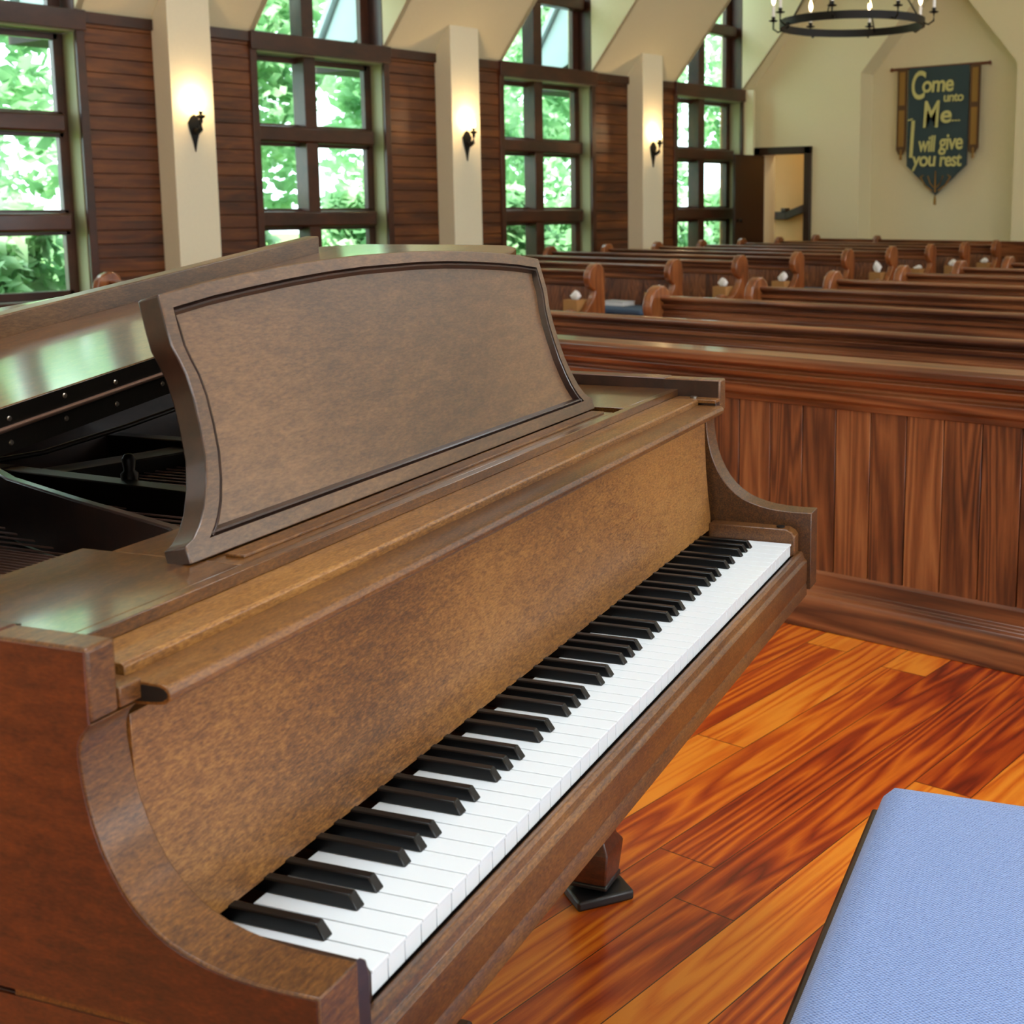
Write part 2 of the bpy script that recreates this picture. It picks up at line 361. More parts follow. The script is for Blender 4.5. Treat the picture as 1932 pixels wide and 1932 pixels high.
# passage behind the door
m = MB(); m.box(XL-.72, NX0-.1, 15.85, 15.95, 0, 2.6); m.box(XL-.72, NX0-.1, T, 15.95, 2.5, 2.6); m.box(NX0-.2, NX0-.1, T, 15.95, 0, 2.6); m.box(XL-.72, XL-.66, T, 15.95, 0, 2.6)
struct(m.build('wall_passage', plain('passage_plaster', (206, 172, 118), .85)))
hr = empty('handrail', (-9.66, 15.76, 1.05))
MB().prism([(-.58, -.06), (-.02, -.06), (-.02, .05), (-.58, .05)], 0, .06, 'y').build('rail', M['frame_dark'], hr, .006)
MB().prism([(-.02, -.06), (.75, .22), (.75, .33), (-.02, .05)], 0, .06, 'y').build('rail', M['frame_dark'], hr, .006)
MB().box(-.09, -.01, -.02, .09, .05, .1).build('end_cap', M['frame_dark'], hr, .006)
MB().box(-.3, -.26, .05, .1, -.05, .0).build('bracket', M['iron'], hr)
tag(hr, 'dark wooden handrail on the passage wall seen through the open door', 'handrail')
lamp('passage_lamp', 'POINT', 8, (1, .80, .52), (-8.9, 15.4, 2.3)).data.shadow_soft_size = .15

# door
d = empty('door_1', (DX0, YB, 0)); struct(d)
f = MB(); w = .085
f.box(-.10, 0, -.05, .04, 0, DH+.085); f.box(DX1-DX0, DX1-DX0+.095, -.05, .04, 0, DH+.085); f.box(-.10, DX1-DX0+.095, -.05, .04, DH-.01, DH+.085)
f.build('door_frame', M['frame_dark'], d, .005)
lf = MB(); lf.box(.030, .072, -.74, -.055, .01, DH-.02)
lfo = lf.build('door_leaf', M['frame_dark'], d, .004)
hk = MB(); hk.lathe([(.02, 0), (.02, .006), (.008, .01), (.008, .03), (.022, .04), (.026, .055), (.018, .068), (0.001, .07)], (.072, -.68, 1.0), 14, 'x'); hk.build('knob', M['iron'], lfo, smooth=True)

# baseboards
struct(MB().box(XL, XL+.02, YF, 14.5, 0, .14).build('baseboard_left', M['frame'], bevel=.004))
struct(MB().box(DX1+.1, NX0, YB-.02, YB, 0, .14).box(NX1, XR, YB-.02, YB, 0, .14).box(NX0, NX1, T-.02, T, 0, .14).build('baseboard_back', M['frame'], bevel=.004))

# ------------------------------------------------------------------ windows
def window(n, y0):
    r = empty('window_%d' % n, (XL, y0, 0)); struct(r); Wd = WOPEN; G = -.19       # local x: 0 at wall face, negative outwards
    MB().box(-.22, .022, -.055, .012, .47, ZW-.01).box(-.22, .022, Wd-.012, Wd+.055, .47, ZW-.01).build('casing', M['frame'], r, .004)
    MB().box(-.30, .04, -.06, Wd+.06, .42, .50).build('sill', M['frame'], r, .006)
    MB().box(-.20, .05, -.06, Wd+.06, 2.515, 2.665).build('header', M['frame'], r, .005)
    MB().box(-.20, .0, .012, Wd-.012, 2.505, 2.515).box(-.19, -.012, .012, .020, .5, 2.51).box(-.19, -.012, Wd-.020, Wd-.012, .5, 2.51).build('jamb_lining', plain('pale_jamb', (150, 150, 112), .5), r)  # greenish daylight on the jambs is put into this pale colour
    fr = MB()
    fr.box(G-.03, G+.03, .012, .075, .5, 2.5).box(G-.03, G+.03, Wd-.10, Wd-.02, .5, 2.5).box(G-.03, G+.03, .06, Wd-.06, .5, .56).box(G-.03, G+.03, .06, Wd-.06, 2.45, 2.5)
    fr.build('sash_frame', M['frame'], r, .004)
    MB().box(G-.03, -.05, .55, .68, .5, 2.51).build('mullion', M['frame'], r, .005)
    for zb in (1.015, 1.755):
        MB().box(G+.0, -.035, .02, Wd-.10, zb, zb+.14).build('transom', M['frame'], r, .02)
        MB().box(G-.03, G+.03, .06, Wd-.06, zb-.03, zb+.165).build('rail', M['frame'], r, .004)
    # upper light in the dormer
    fr = MB()
    fr.box(G-.03, G+.03, .012, .10, 2.66, DZ).box(G-.03, G+.03, Wd-.12, Wd-.02, 2.66, DZ).box(G-.03, G+.03, .06, Wd-.06, 2.66, 2.70)
    fr.build('sash_frame', M['frame'], r, .004)
    MB().box(-.20, .012, Wd-.012, Wd+.02, 2.66, DZ).box(-.20, .012, -.02, .012, 2.66, DZ).build('casing', M['frame'], r, .003)
    MB().box(G-.03, -.05, .55, .68, 2.66, DZ).build('mullion', M['frame'], r, .005)
    MB().box(G, -.035, .02, Wd-.05, 3.32, 3.46).build('transom', M['frame'], r, .02)
    for (ya, yb) in ((.075, .55), (.68, Wd-.10)):
        for (za, zb) in ((.56, .985), (1.18, 1.725), (1.92, 2.45), (2.70, 3.32), (3.46, DZ)):
            MB().box(G-.004, G+.004, ya, yb, za, zb).build('pane', M['glass'], r)
    return r
for i, y in enumerate(WY): window(i+1, y)

# outside: eaves between the dormers, lawn, trees
for k, (a, b) in enumerate(gaps):
    if b - a < .3: continue
    a2, b2 = a - .0, b + .0
    e = empty('trim_eave', (XL, a2, 0)); struct(e); Ln = b2 - a2
    MB().prism([(-.36, ZW+.12), (-.96, 2.54), (-.96, 2.66), (-.36, ZW+.9)], .03, Ln-.03, 'y').build('siding', M['soffit'], e)
    MB().prism([(-.34, ZW+.95), (-1.04, 2.60), (-1.08, 2.66), (-.34, ZW+1.03)], -.03, Ln+.03, 'y').build('rake_board', M['soffit'], e)
    MB().box(-.98, -.36, -.02, Ln+.02, 2.48, 2.56).build('soffit', M['roofdark'], e)
tag(MB().box(-60, XL-.35, -25, 45, -.4, -.3).build('lawn', M['lawn']), 'sunlit green lawn outside the left windows', 'lawn', kind='stuff')

def crown_mesh(seed, n, rx, rz):
    rd = random.Random(seed); m = MB()
    blobs = [(rd.uniform(-.6, .6)*rx, rd.uniform(-.6, .6)*rx, rd.uniform(-.75, .75)*rz, rd.uniform(.3, .55)*rx) for _ in range(16)]
    for i in range(n):
        bx, by, bz, br = rd.choice(blobs); v = Vector((rd.gauss(0, 1), rd.gauss(0, 1), rd.gauss(0, 1))).normalized()
        p = Vector((bx, by, bz)) + v*br*rd.uniform(.75, 1.05); s = rd.uniform(.07, .15)
        a = Vector((rd.gauss(0, 1), rd.gauss(0, 1), rd.gauss(0, .6))).normalized(); b = a.cross(Vector((rd.gauss(0, 1), rd.gauss(0, 1), rd.gauss(0, 1)))).normalized()
        m.add([p - a*s, p + b*s*.5, p + a*s, p - b*s*.5], [(0, 1, 2, 3)])
    return m
TL = ['young leafy tree at the far left outside the first window', 'round green tree outside between the first and second windows', 'leafy tree filling the view outside the second window', 'broad tree outside the third window', 'green tree outside the fourth window',
      'distant tree behind the second window', 'distant tree behind the third window', 'distant tree beyond the far end of the row']
crowns = [crown_mesh(s, 5200, 1.75, 2.7).build('foliage', M['leaf']) for s in (1, 2, 3)]
TP = [(-14.4, 6.2, 0), (-14.6, 10.1, 1), (-14.4, 14.1, 2), (-14.6, 18.2, 0), (-14.4, 22.5, 1), (-19.6, 12.3, 2), (-19.8, 17.6, 0), (-19.6, 23.2, 1)]
for i, (x, y, c) in enumerate(TP):
    t = empty('tree', (x, y, -.3), i*1.3); s = 1.0 if x > -18 else 1.35
    cr = crowns[c] if i == c else crowns[c].copy()
    if i != c: COL.objects.link(cr)
    cr.parent = t; cr.location = (0, 0, 3.75*s); cr.scale = (s, s, s)
    MB().tube([(0, 0, 0), (0, 0, .3), (.05, .02, 1.2), (-.04, .05, 2.6), (.1, 0, 4.0)], [.17, .16, .12, .1, .05]).build('trunk', M['bark'], t, smooth=True)
    tag(t, TL[i], 'tree', 'trees outside the left windows')
hedge = crown_mesh(9, 2600, .8, .62).build('foliage', M['leaf'])
HL = ['low sunlit bush outside under the first window', 'low bush outside between the first two windows', 'low sunlit bush outside the second window', 'low bush outside between the second and third windows', 'low bush outside the third window', 'low bush outside between the third and fourth windows', 'low bush outside the fourth window']
for i in range(7):
    t = empty('bush', (-11.9, 6.0 + 2.0*i, -.3), i*1.1)
    h = hedge if i == 0 else hedge.copy()
    if i: COL.objects.link(h)
    h.parent = t; h.location = (0, 0, 1.06)
    MB().tube([(0, 0, 0), (0, 0, .9)], [.05, .03]).build('stem', M['bark'], t)
    tag(t, HL[i], 'bush', 'bushes outside the left windows')

# ------------------------------------------------------------------ pillars and sconces
PL = ['white square pillar between the first and second windows', 'white square pillar between the second and third windows', 'white square pillar between the third and fourth windows', 'white square pillar left of the first window, outside the frame']
SLb = ['lit iron wall sconce on the nearest pillar, between first and second windows', 'lit iron wall sconce on the middle pillar, between second and third windows', 'lit iron wall sconce on the farthest pillar, beside the fourth window']
for i, y in enumerate((6.06, 9.10, 12.12)):
    p = MB(); p.add([(XL, y, 0), (XL+.225, y, 0), (XL+.225, y+.385, 0), (XL, y+.385, 0), (XL, y, ZW+.02), (XL+.225, y, ZW+.27), (XL+.225, y+.385, ZW+.27), (XL, y+.385, ZW+.02)],
          [(0, 3, 2, 1), (4, 5, 6, 7), (0, 1, 5, 4), (1, 2, 6, 5), (2, 3, 7, 6), (3, 0, 4, 7)])
    tag(p.build('pillar', M['plaster2'], bevel=.004), PL[i], 'pillar', 'white wall pillars')
def sconce():
    r = empty('wall_sconce', (0, 0, 0))
    MB().prism([(-.045, -.03), (-.018, -.12), (0, -.20), (.018, -.12), (.045, -.03), (.06, .03), (.03, .08), (0, .10), (-.03, .08), (-.06, .03)], 0, .014, 'x').build('backplate', M['iron'], r, .004)
    MB().tube([(.012, 0, -.02), (.05, 0, -.045), (.09, 0, -.02), (.10, 0, .04), (.10, 0, .075)], [.016, .02, .02, .016, .012]).build('arm', M['iron'], r, smooth=True)
    MB().lathe([(.006, .055), (.03, .07), (.036, .085), (.02, .09), (.014, .092), (.014, .125), (.004, .125)], (.10, 0, 0), 14).build('candle_cup', M['iron'], r, smooth=True)
    MB().lathe([(.006, .12), (.016, .135), (.02, .155), (.014, .18), (.004, .205)], (.10, 0, 0), 12).build('bulb', M['bulb'], r, smooth=True)
    return r
s0 = sconce()
for i, y in enumerate((6.25, 9.29, 12.31)):
    s = s0 if i == 0 else copy_tree(s0)
    s.location = (XL+.225, y, 1.83); tag(s, SLb[i], 'wall light', 'iron wall sconces on the pillars')
    l = lamp('sconce_light', 'POINT', 3.2, (1, .66, .34), (.11, 0, .22), parent=s); l.data.shadow_soft_size = .02

# ------------------------------------------------------------------ chandelier
ch = empty('chandelier', (-4.87, 8.82, 2.515)); RR = .515
MB().lathe([(RR, -.028), (RR+.016, -.028), (RR+.016, .028), (RR, .028), (RR, -.028)], (0, 0, 0), 64, caps=False).build('ring', M['iron'], ch)
for k in range(8):
    a = 2*PI*(k+.35)/8; cx, cy = math.cos(a), math.sin(a)
    r0, r1 = RR+.012, RR+.085
    arm = MB().tube([(cx*r0, cy*r0, -.015), (cx*(r0+.035), cy*(r0+.035), -.03), (cx*(r1), cy*(r1), -.005), (cx*r1, cy*r1, .045)], .007, 6).build('candle_arm', M['iron'], ch, smooth=True)
    MB().lathe([(.004, .045), (.032, .052), (.034, .058), (.014, .06), (.014, .085), (.003, .086)], (cx*r1, cy*r1, 0), 12).build('candle_cup', M['iron'], arm, smooth=True)
    MB().lathe([(.011, .085), (.011, .17), (.002, .171)], (cx*r1, cy*r1, 0), 10).build('candle_sleeve', M['tissue'], arm, smooth=True)
    MB().lathe([(.003, .17), (.013, .19), (.015, .21), (.008, .235), (.001, .26)], (cx*r1, cy*r1, 0), 10).build('bulb', M['bulb2'], arm, smooth=True)
for k in range(4):
    a = 2*PI*(k+.1)/4
    MB().tube([(math.cos(a)*RR, math.sin(a)*RR, .0), (math.cos(a)*.03, math.sin(a)*.03, .78)], .006, 6).build('hanging_rod', M['iron'], ch, smooth=True)
MB().lathe([(.004, .72), (.05, .75), (.05, .79), (.02, .84), (.008, .87), (.008, 5.2)], (0, 0, 0), 12).build('stem', M['iron'], ch, smooth=True)
tag(ch, 'round black iron ring chandelier with candle bulbs hanging over the aisle', 'chandelier')

# ------------------------------------------------------------------ banner in the niche
bn = empty('wall_banner', (-7.07, 15.0, 0)); YW = T - YB
def flat(m_, pts, y0, y1): return m_.prism(pts, y0, y1, 'y')
MB().tube([(-.63, 0, 2.835), (.63, 0, 2.845)], .017, 10).lathe([(.002, -.66), (.022, -.65), (.026, -.635), (.018, -.62)], (0, 0, 2.835), 10, 'x').lathe([(.018, .62), (.026, .635), (.022, .65), (.002, .66)], (0, 0, 2.845), 10, 'x').build('rod', M['rod'], bn, smooth=True)
BX = .395
# gently waving cloth
def cloth(xa, xb, ztop, zbot, tip=None, nx=14, y=-.022, amp=.006):
    m = MB(); vs = []; n = nx
    for i in range(n+1):
        x = xa + (xb-xa)*i/n; t = abs(2*i/n - 1); zb = zbot if tip is None else tip + (zbot-tip)*t
        yy = y + amp*math.sin(i*1.9)
        vs += [(x, y, ztop), (x, yy, (ztop+zb)/2), (x, yy, zb)]
    fs = []
    for i in range(n):
        for j in range(2): fs.append((i*3+j, (i+1)*3+j, (i+1)*3+j+1, i*3+j+1))
    k = len(vs); m.add(vs + [(p[0], p[1]+.006, p[2]) for p in vs], fs + [tuple(reversed([q+k for q in f])) for f in fs]); return m
cl = cloth(-BX, BX, 2.84, 1.665, 1.30).build('cloth', M['ban'], bn, smooth=True)
tr = MB()
for s in (-1, 1): tr.add([(s*BX*1.0, -.034, 1.665), (s*BX*1.0, -.034, 1.645), (0, -.034, 1.285), (0, -.034, 1.31)], [(0, 1, 2, 3)])
tr2 = MB()
for s in (-1, 1):
    for (xa, za, xb, zb, w_) in ((.04, 1.36, .20, 1.53, .014), (.02, 1.40, .10, 1.54, .012), (.20, 1.53, .16, 1.55, .01)):
        tr2.tube([(s*xa, -.033, za), (s*(xa+xb)/2*1.12, -.033, (za+zb)/2-.02), (s*xb, -.033, zb)], w_*.6, 6)
tr2.tube([(0, -.033, 1.34), (0, -.033, 1.60)], [.012, .006], 6)
tr2.build('embroidered_spray', M['ban_gold'], bn)
for s in (-1, 1):
    xa, xb = sorted((s*(BX+.012), s*(BX+.145)))
    st = cloth(xa, xb, 2.838, 1.86, None, 4, -.03, .002).build('side_strip', M['ban_brown'], bn)
    m2 = MB()
    for zz in (2.82, 2.54, 2.38, 2.10): pass
    m2.box(xa+.028, xb-.028, -.037, -.033, 2.40, 2.80).box(xa+.028, xb-.028, -.037, -.033, 1.90, 2.34)
    m2.build('brocade_panel', M['ban_gold'], st)
    MB().tube([((xa+xb)/2, -.03, 1.87), ((xa+xb)/2, -.03, 1.80), ((xa+xb)/2, -.03, 1.74)], [.008, .016, .018], 8).build('tassel', M['ban_gold'], st)
    MB().prism([(xa, 1.865), (xb, 1.865), ((xa+xb)/2+.03, 1.80), ((xa+xb)/2-.03, 1.80)], -.033, -.027, 'y').build('strip_end', M['ban_brown'], st)
MB().tube([(0, -.03, 1.31), (0, -.03, 1.25), (0, -.03, 1.19)], [.008, .016, .018], 8).build('tassel', M['ban_gold'], bn)
def word(txt, x, xe, z, size, bold=.004):
    cu = bpy.data.curves.new('word', 'FONT'); cu.body = txt; cu.size = size; cu.extrude = .0015; cu.offset = bold; cu.shear = .08; cu.space_character = .92
    o = bpy.data.objects.new('word', cu); COL.objects.link(o)
    bpy.context.view_layer.update()
    me = bpy.data.meshes.new_from_object(o.evaluated_get(bpy.context.evaluated_depsgraph_get())); bpy.data.objects.remove(o)
    me.materials.clear(); me.materials.append(M['ban_text'])
    q = bpy.data.objects.new('lettering', me); COL.objects.link(q); q.parent = bn; xs = [v.co.x for v in me.vertices]; k_ = (xe - x)/(max(xs)-min(xs))
    for v in me.vertices: v.co.x = (v.co.x - min(xs))*k_
    q.location = (x, -.036, z); q.rotation_euler = (PI/2, 0, 0)
for (t_, xa, xb, zb, sz, bo) in (('C', -.345, -.16, 2.47, .47, .006), ('ome', -.205, .205, 2.545, .27, .006), ('unto', .08, .335, 2.42, .155, .003), ('M', -.18, .03, 2.125, .45, .006), ('e', .045, .19, 2.175, .29, .006),
        ('...', .19, .30, 2.185, .13, .002), ('I', -.355, -.29, 1.77, .64, .006), ('will', -.235, -.01, 1.835, .27, .005), ('give', .03, .345, 1.855, .27, .005), ('you', -.32, .0, 1.66, .25, .005), ('rest', .05, .335, 1.655, .24, .005)):
    word(t_, xa, xb, zb, sz, bo)
MB().add([(-.385, -.0365, 2.225), (-.32, -.0365, 2.24), (-.32, -.0365, 2.225), (-.385, -.0365, 2.205)], [(0, 1, 2, 3)]).build('lettering', M['ban_text'], bn)
tag(bn, 'slate blue pointed cloth banner with gold words COME UNTO ME, hanging in the peaked niche', 'banner')

# ------------------------------------------------------------------ pews
# local frame: y=0 is the back edge of the pew end, seat towards -y
RAIL = [(-.035, .646), (-.073, .646), (-.080, .652), (-.080, .668), (-.070, .674), (-.070, .690), (-.084, .697), (-.086, .712), (-.068, .718), (-.068, .724), (-.086, .731), (-.096, .740), (-.096, .749), (-.082, .756), (-.045, .757), (-.028, .75), (-.026, .70)]
ENDP = [(0, 0), (0, .70), (-.004, .745), (-.022, .782), (-.055, .806), (-.095, .808), (-.135, .79), (-.165, .755), (-.178, .715), (-.175, .68), (-.16, .65), (-.135, .632), (-.108, .624), (-.112, .60), (-.135, .565), (-.165, .53), (-.20, .495), (-.235, .478), (-.27, .478), (-.305, .492), (-.34, .507), (-.38, .50), (-.405, .478), (-.41, .45), (-.395, .42), (-.41, .35), (-.43, .2), (-.45, .06), (-.47, 0)]
def pew(L, boards=True):
    r = empty('pew', (0, 0, 0))
    MB().prism(RAIL, .03, L-.03, 'x').build('top_rail', M['pew_x'], r, .002, seg=1)
    m = MB(); m.prism([(-.045, .655), (-.03, .655), (-.055, .30), (-.07, .30)], .03, L-.03, 'x')
    x = .04
    while x < L-.05:
        x1 = min(x + .1083, L-.04); m.prism([(-.062, .655), (-.042, .655), (-.084, .30), (-.104, .30)], x+.0012, x1-.0012, 'x'); x += .1083
    m.build('back_panel', M['pew_z'], r)
    MB().box(.03, L-.03, -.47, -.07, .375, .405).build('seat', M['pew_x'], r, .004)
    MB().box(.05, L-.05, -.46, -.10, .405, .45).build('seat_cushion', M['cushion'], r, .015, label='blue seat cushion')
    MB().box(.03, L-.03, -.36, -.33, .12, .375).build('seat_support', M['pew_x'], r)
    for (a, b) in ((0, .055), (L-.055, L)): MB().prism(ENDP, a, b, 'x').build('pew_end', M['pew_end'], r, .010, seg=3)
    return r
ROWS = [4.25, 5.27, 6.18, 7.03, 7.95, 8.84, 9.72, 10.60, 11.46, 12.30, 13.12, 13.95]
ORD = ['first', 'second', 'third', 'fourth', 'fifth', 'sixth', 'seventh', 'eighth', 'ninth', 'tenth', 'eleventh', 'twelfth']
LR = 4.65
pr = pew(LR)
for i, y in enumerate(ROWS):
    r = pr if i == 0 else copy_tree(pr)
    r.location = (-3.95, y, 0); tag(r, 'wooden pew right of the aisle, in the %s row behind the front screen' % ORD[i], 'pew', 'pews right of the aisle')
pl = pew(2.86)
for i, y in enumerate(ROWS[2:]):
    r = pl if i == 0 else copy_tree(pl)
    r.location = (-8.63, y, 0); tag(r, 'wooden pew left of the aisle, in the %s row from the front' % ORD[i+2], 'pew', 'pews left of the aisle')
pf = pew(1.78)
for i, y in enumerate((4.44, 5.27)):
    r = pf if i == 0 else copy_tree(pf)
    r.location = (-7.55, y, 0); tag(r, ['short wooden pew left of the aisle, foremost, its left end showing above the piano lid', 'short wooden pew left of the aisle, second from the front'][i], 'pew', 'short pews left of the aisle')
# tall bench against the far wall
bb = empty('back_bench', (-8.5, 14.62, 0))
MB().prism([(-.05, .60), (-.08, .60), (-.08, .70), (-.09, .74), (-.09, .775), (-.03, .775), (-.03, .60)], .02, 4.6, 'x').build('top_rail', M['pew_x'], bb, .003)
MB().box(.02, 4.6, -.07, -.04, .10, .61).build('back_panel', M['pew_z'], bb)
MB().box(.02, 4.6, -.42, -.07, .40, .44).build('seat', M['pew_x'], bb, .004)
for a in (0, .86, 4.55): MB().prism([(y_, z_ + (.015 if z_ > .6 else 0)) for (y_, z_) in ENDP], a, a+.055, 'x').build('bench_end', M['pew_end'], bb, .008)
tag(bb, 'long wooden bench against the far wall below the banner', 'bench')
# screen in front of the first pew
sc = empty('pew_screen', (-3.95, 3.20, 0))
CAP = [(.0, .638), (-.016, .638), (-.018, .655), (-.026, .662), (-.030, .690), (-.018, .696), (-.018, .704), (-.034, .712), (-.040, .726), (-.030, .732), (-.030, .738), (-.050, .744), (-.060, .752), (-.060, .768), (-.044, .777), (.055, .779), (.062, .769), (.062, .75), (.04, .74), (.035, .638)]
MB().prism(CAP, 0, LR, 'x').build('cap_rail', M['pew_x'], sc, .002, seg=1)
m = MB(); m.box(0, LR, .004, .03, .1, .64); x = .0
while x < LR-.02:
    x1 = min(x + .1083, LR); m.box(x+.0014, x1-.0014, -.012, .006, .15, .64); x += .1083
m.build('board_panel', M['pew_z'], sc, .0012, seg=1)
MB().prism([(-.055, 0), (-.055, .085), (-.050, .098), (-.036, .104), (-.034, .112), (-.022, .118), (-.020, .158), (-.010, .166), (.03, .166), (.03, 0)], 0, LR, 'x').build('base_board', M['pew_x'], sc, .002, seg=1)
MB().box(-.05, 0, -.06, .07, 0, .78).build('end_post', M['pew_end'], sc, .006)
tag(sc, 'low panelled wooden screen in front of the first pew, right behind the piano', 'screen')

# tissue boxes at the aisle ends, booklets
def tissue_box(k):
    r = empty('tissue_box', (0, 0, 0)); rd = random.Random(k)
    MB().box(-.063, .063, -.063, .063, 0, .108).build('carton', M['card'], r, .003)
    MB().lathe([(.001, .108), (.034, .108), (.034, .1095), (.001, .1095)], (0, 0, 0), 16).build('opening', M['felt'], r)
    h = (.07, .06, .075, .085, .06, .115, .045, .075, .06, .05)[k]; lean = (0, .03, -.01, .02, .0, -.02, .02, .015, .01, 0)[k]
    m = MB(); n = 14; prof = [(.014, .098), (.030, .098+h*.3), (.038, .098+h*.5), (.022, .098+h*.8), (.003, .098+h)]
    vs = []
    for (rr, z) in prof:
        for j in range(n):
            a = 2*PI*j/n; q = rr*(1+.3*math.sin(3*a+z*40)); vs.append((q*math.cos(a)*1.1 + lean*(z-.098)/h, q*math.sin(a)*.45, z + .006*math.sin(5*a)*(z > .12)))
    fs = [(i*n+j, i*n+(j+1) % n, (i+1)*n+(j+1) % n, (i+1)*n+j) for i in range(len(prof)-1) for j in range(n)]
    m.add(vs, fs + [tuple(range((len(prof)-1)*n, len(prof)*n))]).build('tissue', M['tissue'], r, smooth=True)
    return r
BXP = [(-5.61, 6.62, 'fourth'), (-5.57, 7.52, 'fifth'), (-5.645, 8.42, 'sixth'), (-5.685, 9.32, 'seventh'), (-5.68, 10.17, 'eighth'), (-5.685, 11.02, 'ninth'), (-5.70, 11.87, 'tenth'), (-5.71, 12.67, 'eleventh'), (-5.72, 13.52, 'twelfth')]
for k, (x, y, o_) in enumerate(BXP):
    t = tissue_box(k); t.location = (-5.893, ROWS[k+3] - .175, .4505)
    tag(t, 'kraft tissue box with white tissue at the aisle end of the %s left-hand pew' % o_, 'tissue box', 'tissue boxes on the left-hand pews')
def booklet(x, y, lab, w=.11):
    r = empty('hymnal', (x, y, .4505)); MB().box(-w, w, -.07, .07, .004, .030).build('pages', M['tissue'], r, .002)
    MB().box(-w-.004, w+.004, -.074, .074, .030, .034).box(-w-.004, w+.004, -.074, .074, 0, .004).build('cover', M['paper'], r, .001)
    tag(r, lab, 'book', 'pale books lying on the pew seats')
booklet(-6.22, 7.72, 'pale book lying on the blue cushion of the fifth left-hand pew')
booklet(-6.45, 8.62, 'pale book lying on the seat of the sixth left-hand pew')
booklet(-6.35, 10.38, 'pale book lying on the seat of the eighth left-hand pew')

# ------------------------------------------------------------------ grand piano
KD = 0.30792254
P0 = (-0.66374815, 0.54529635, 0)
pn = empty('grand_piano', P0, PI/2 + KD)
tag(pn, 'brown walnut grand piano with open keyboard and music desk raised', 'piano')
BO, BI, TI, TO = -.0971, -.0538, 1.2545, 1.298       # outer/inner faces of the two arms
ARM = [(-.026, .724), (.002, .7235), (.020, .724), (.040, .7258), (.057, .729), (.073, .7335), (.086, .739), (.098, .7465), (.109, .756), (.119, .7675), (.127, .780), (.134, .794), (.1395, .809), (.1435, .825), (.1462, .842), (.1475, .855), (.1472, .864), (.1445, .871), (.1405, .8755), (.137, .878)]
MB().prism([(.22, .60), (-.026, .60)] + ARM + [(.22, .879)], BO, BI, 'x').build('arm', M['piano_rim'], pn, .0016)
MB().prism([(.22, .60), (-.026, .60)] + ARM + [(.22, .879)], TI, TO, 'x').build('arm', M['piano_rim'], pn, .0016)
# side veneer skin of the bass side (redder wood on the outside)
MB().prism([(.62, .6785), (-.0245, .6785)] + [(a+.0015, b-.0015) for a, b in ARM[:-1]] + [(.1385, .8785), (.1385, .927), (.62, .927)], BO-.0012, BO+.001, 'x').build('side_veneer', M['piano_red'], pn)
MB().prism([(.62, .60), (-.0245, .60), (-.0245, .6735), (.62, .6735)], BO-.0012, BO+.001, 'x').build('side_veneer', M['piano_red'], pn)
for (a, b, yf, nm) in ((BO, -.071, .137, 'b'), (1.2565, 1.288, .126, 't')):
    MB().box(a, b, yf, .22, .8785 if nm == 'b' else .878, .9285).build('cheek', M['piano_rim'], pn, .003, seg=3)
MB().box(-.0705, -.0495, .137, .20, .8795, .8935).build('cheek_step', M['piano_rim'], pn, .0012)
MB().box(1.235, 1.2565, .126, .20, .884, .900).build('cheek_step', M['piano_dark'], pn, .0012)
MB().box(1.2553, 1.2566, .129, .22, .893, .9265).build('cheek_lining', M['piano_dark'], pn)  # thin dark sheet, shade on the cheek's inner face put into colour
# rim
def offset_in(pts, d):
    out = []
    n = len(pts)
    for i, p in enumerate(pts):
        a = Vector(pts[max(i-1, 0)]); b = Vector(pts[min(i+1, n-1)]); t = (b-a).normalized(); nn = Vector((t.y, -t.x)); out.append((p[0]+nn.x*d, p[1]+nn.y*d))
    return out
RIM = [(BO, .22), (BO, .5), (BO, .9), (BO, 1.25), (-.07, 1.36), (0, 1.43), (.12, 1.46), (.26, 1.44), (.38, 1.36), (.47, 1.24), (.58, 1.12), (.72, 1.045), (.90, 1.0), (1.08, .965), (1.20, .90), (1.27, .80), (1.296, .66), (1.298, .45), (1.298, .22)]
INN = offset_in(RIM, .029)
INN[0] = (-.069, .22); INN[-1] = (1.2565, .22)
def ribbon(o, i, z0, z1):
    m = MB(); n = len(o); vs = [(p[0], p[1], z) for z in (z0, z1) for p in o] + [(p[0], p[1], z) for z in (z0, z1) for p in i]; fs = []
    for k in range(n-1):
        fs += [(k, k+1, n+k+1, n+k), (2*n+k+1, 2*n+k, 3*n+k, 3*n+k+1), (n+k, n+k+1, 3*n+k+1, 3*n+k), (k+1, k, 2*n+k, 2*n+k+1)]
    fs += [(0, n, 3*n, 2*n), (n-1, 3*n-1, 4*n-1, 2*n-1)][:2]
    return m.add(vs, fs)
ribbon(RIM, INN, .6765, .9285).build('rim', M['piano_red'], pn, .0025)
ribbon(offset_in(RIM, .003), INN, .595, .6725).build('lower_rim', M['piano_red'], pn, .001)
ribbon(offset_in(RIM, .006), INN, .6725, .6765).build('rim_groove', M['felt'], pn)
ribbon(INN, offset_in(INN, .002), .60, .9275).build('rim_lining', M['piano_dark'], pn)  # dark sheet over the rim's inside, shade under the lid as colour
SB = MB(); vs = [(p[0], p[1]) for p in INN]; SB.prism(vs, .70, .72, 'z'); SB.build('soundboard', M['felt'], pn)
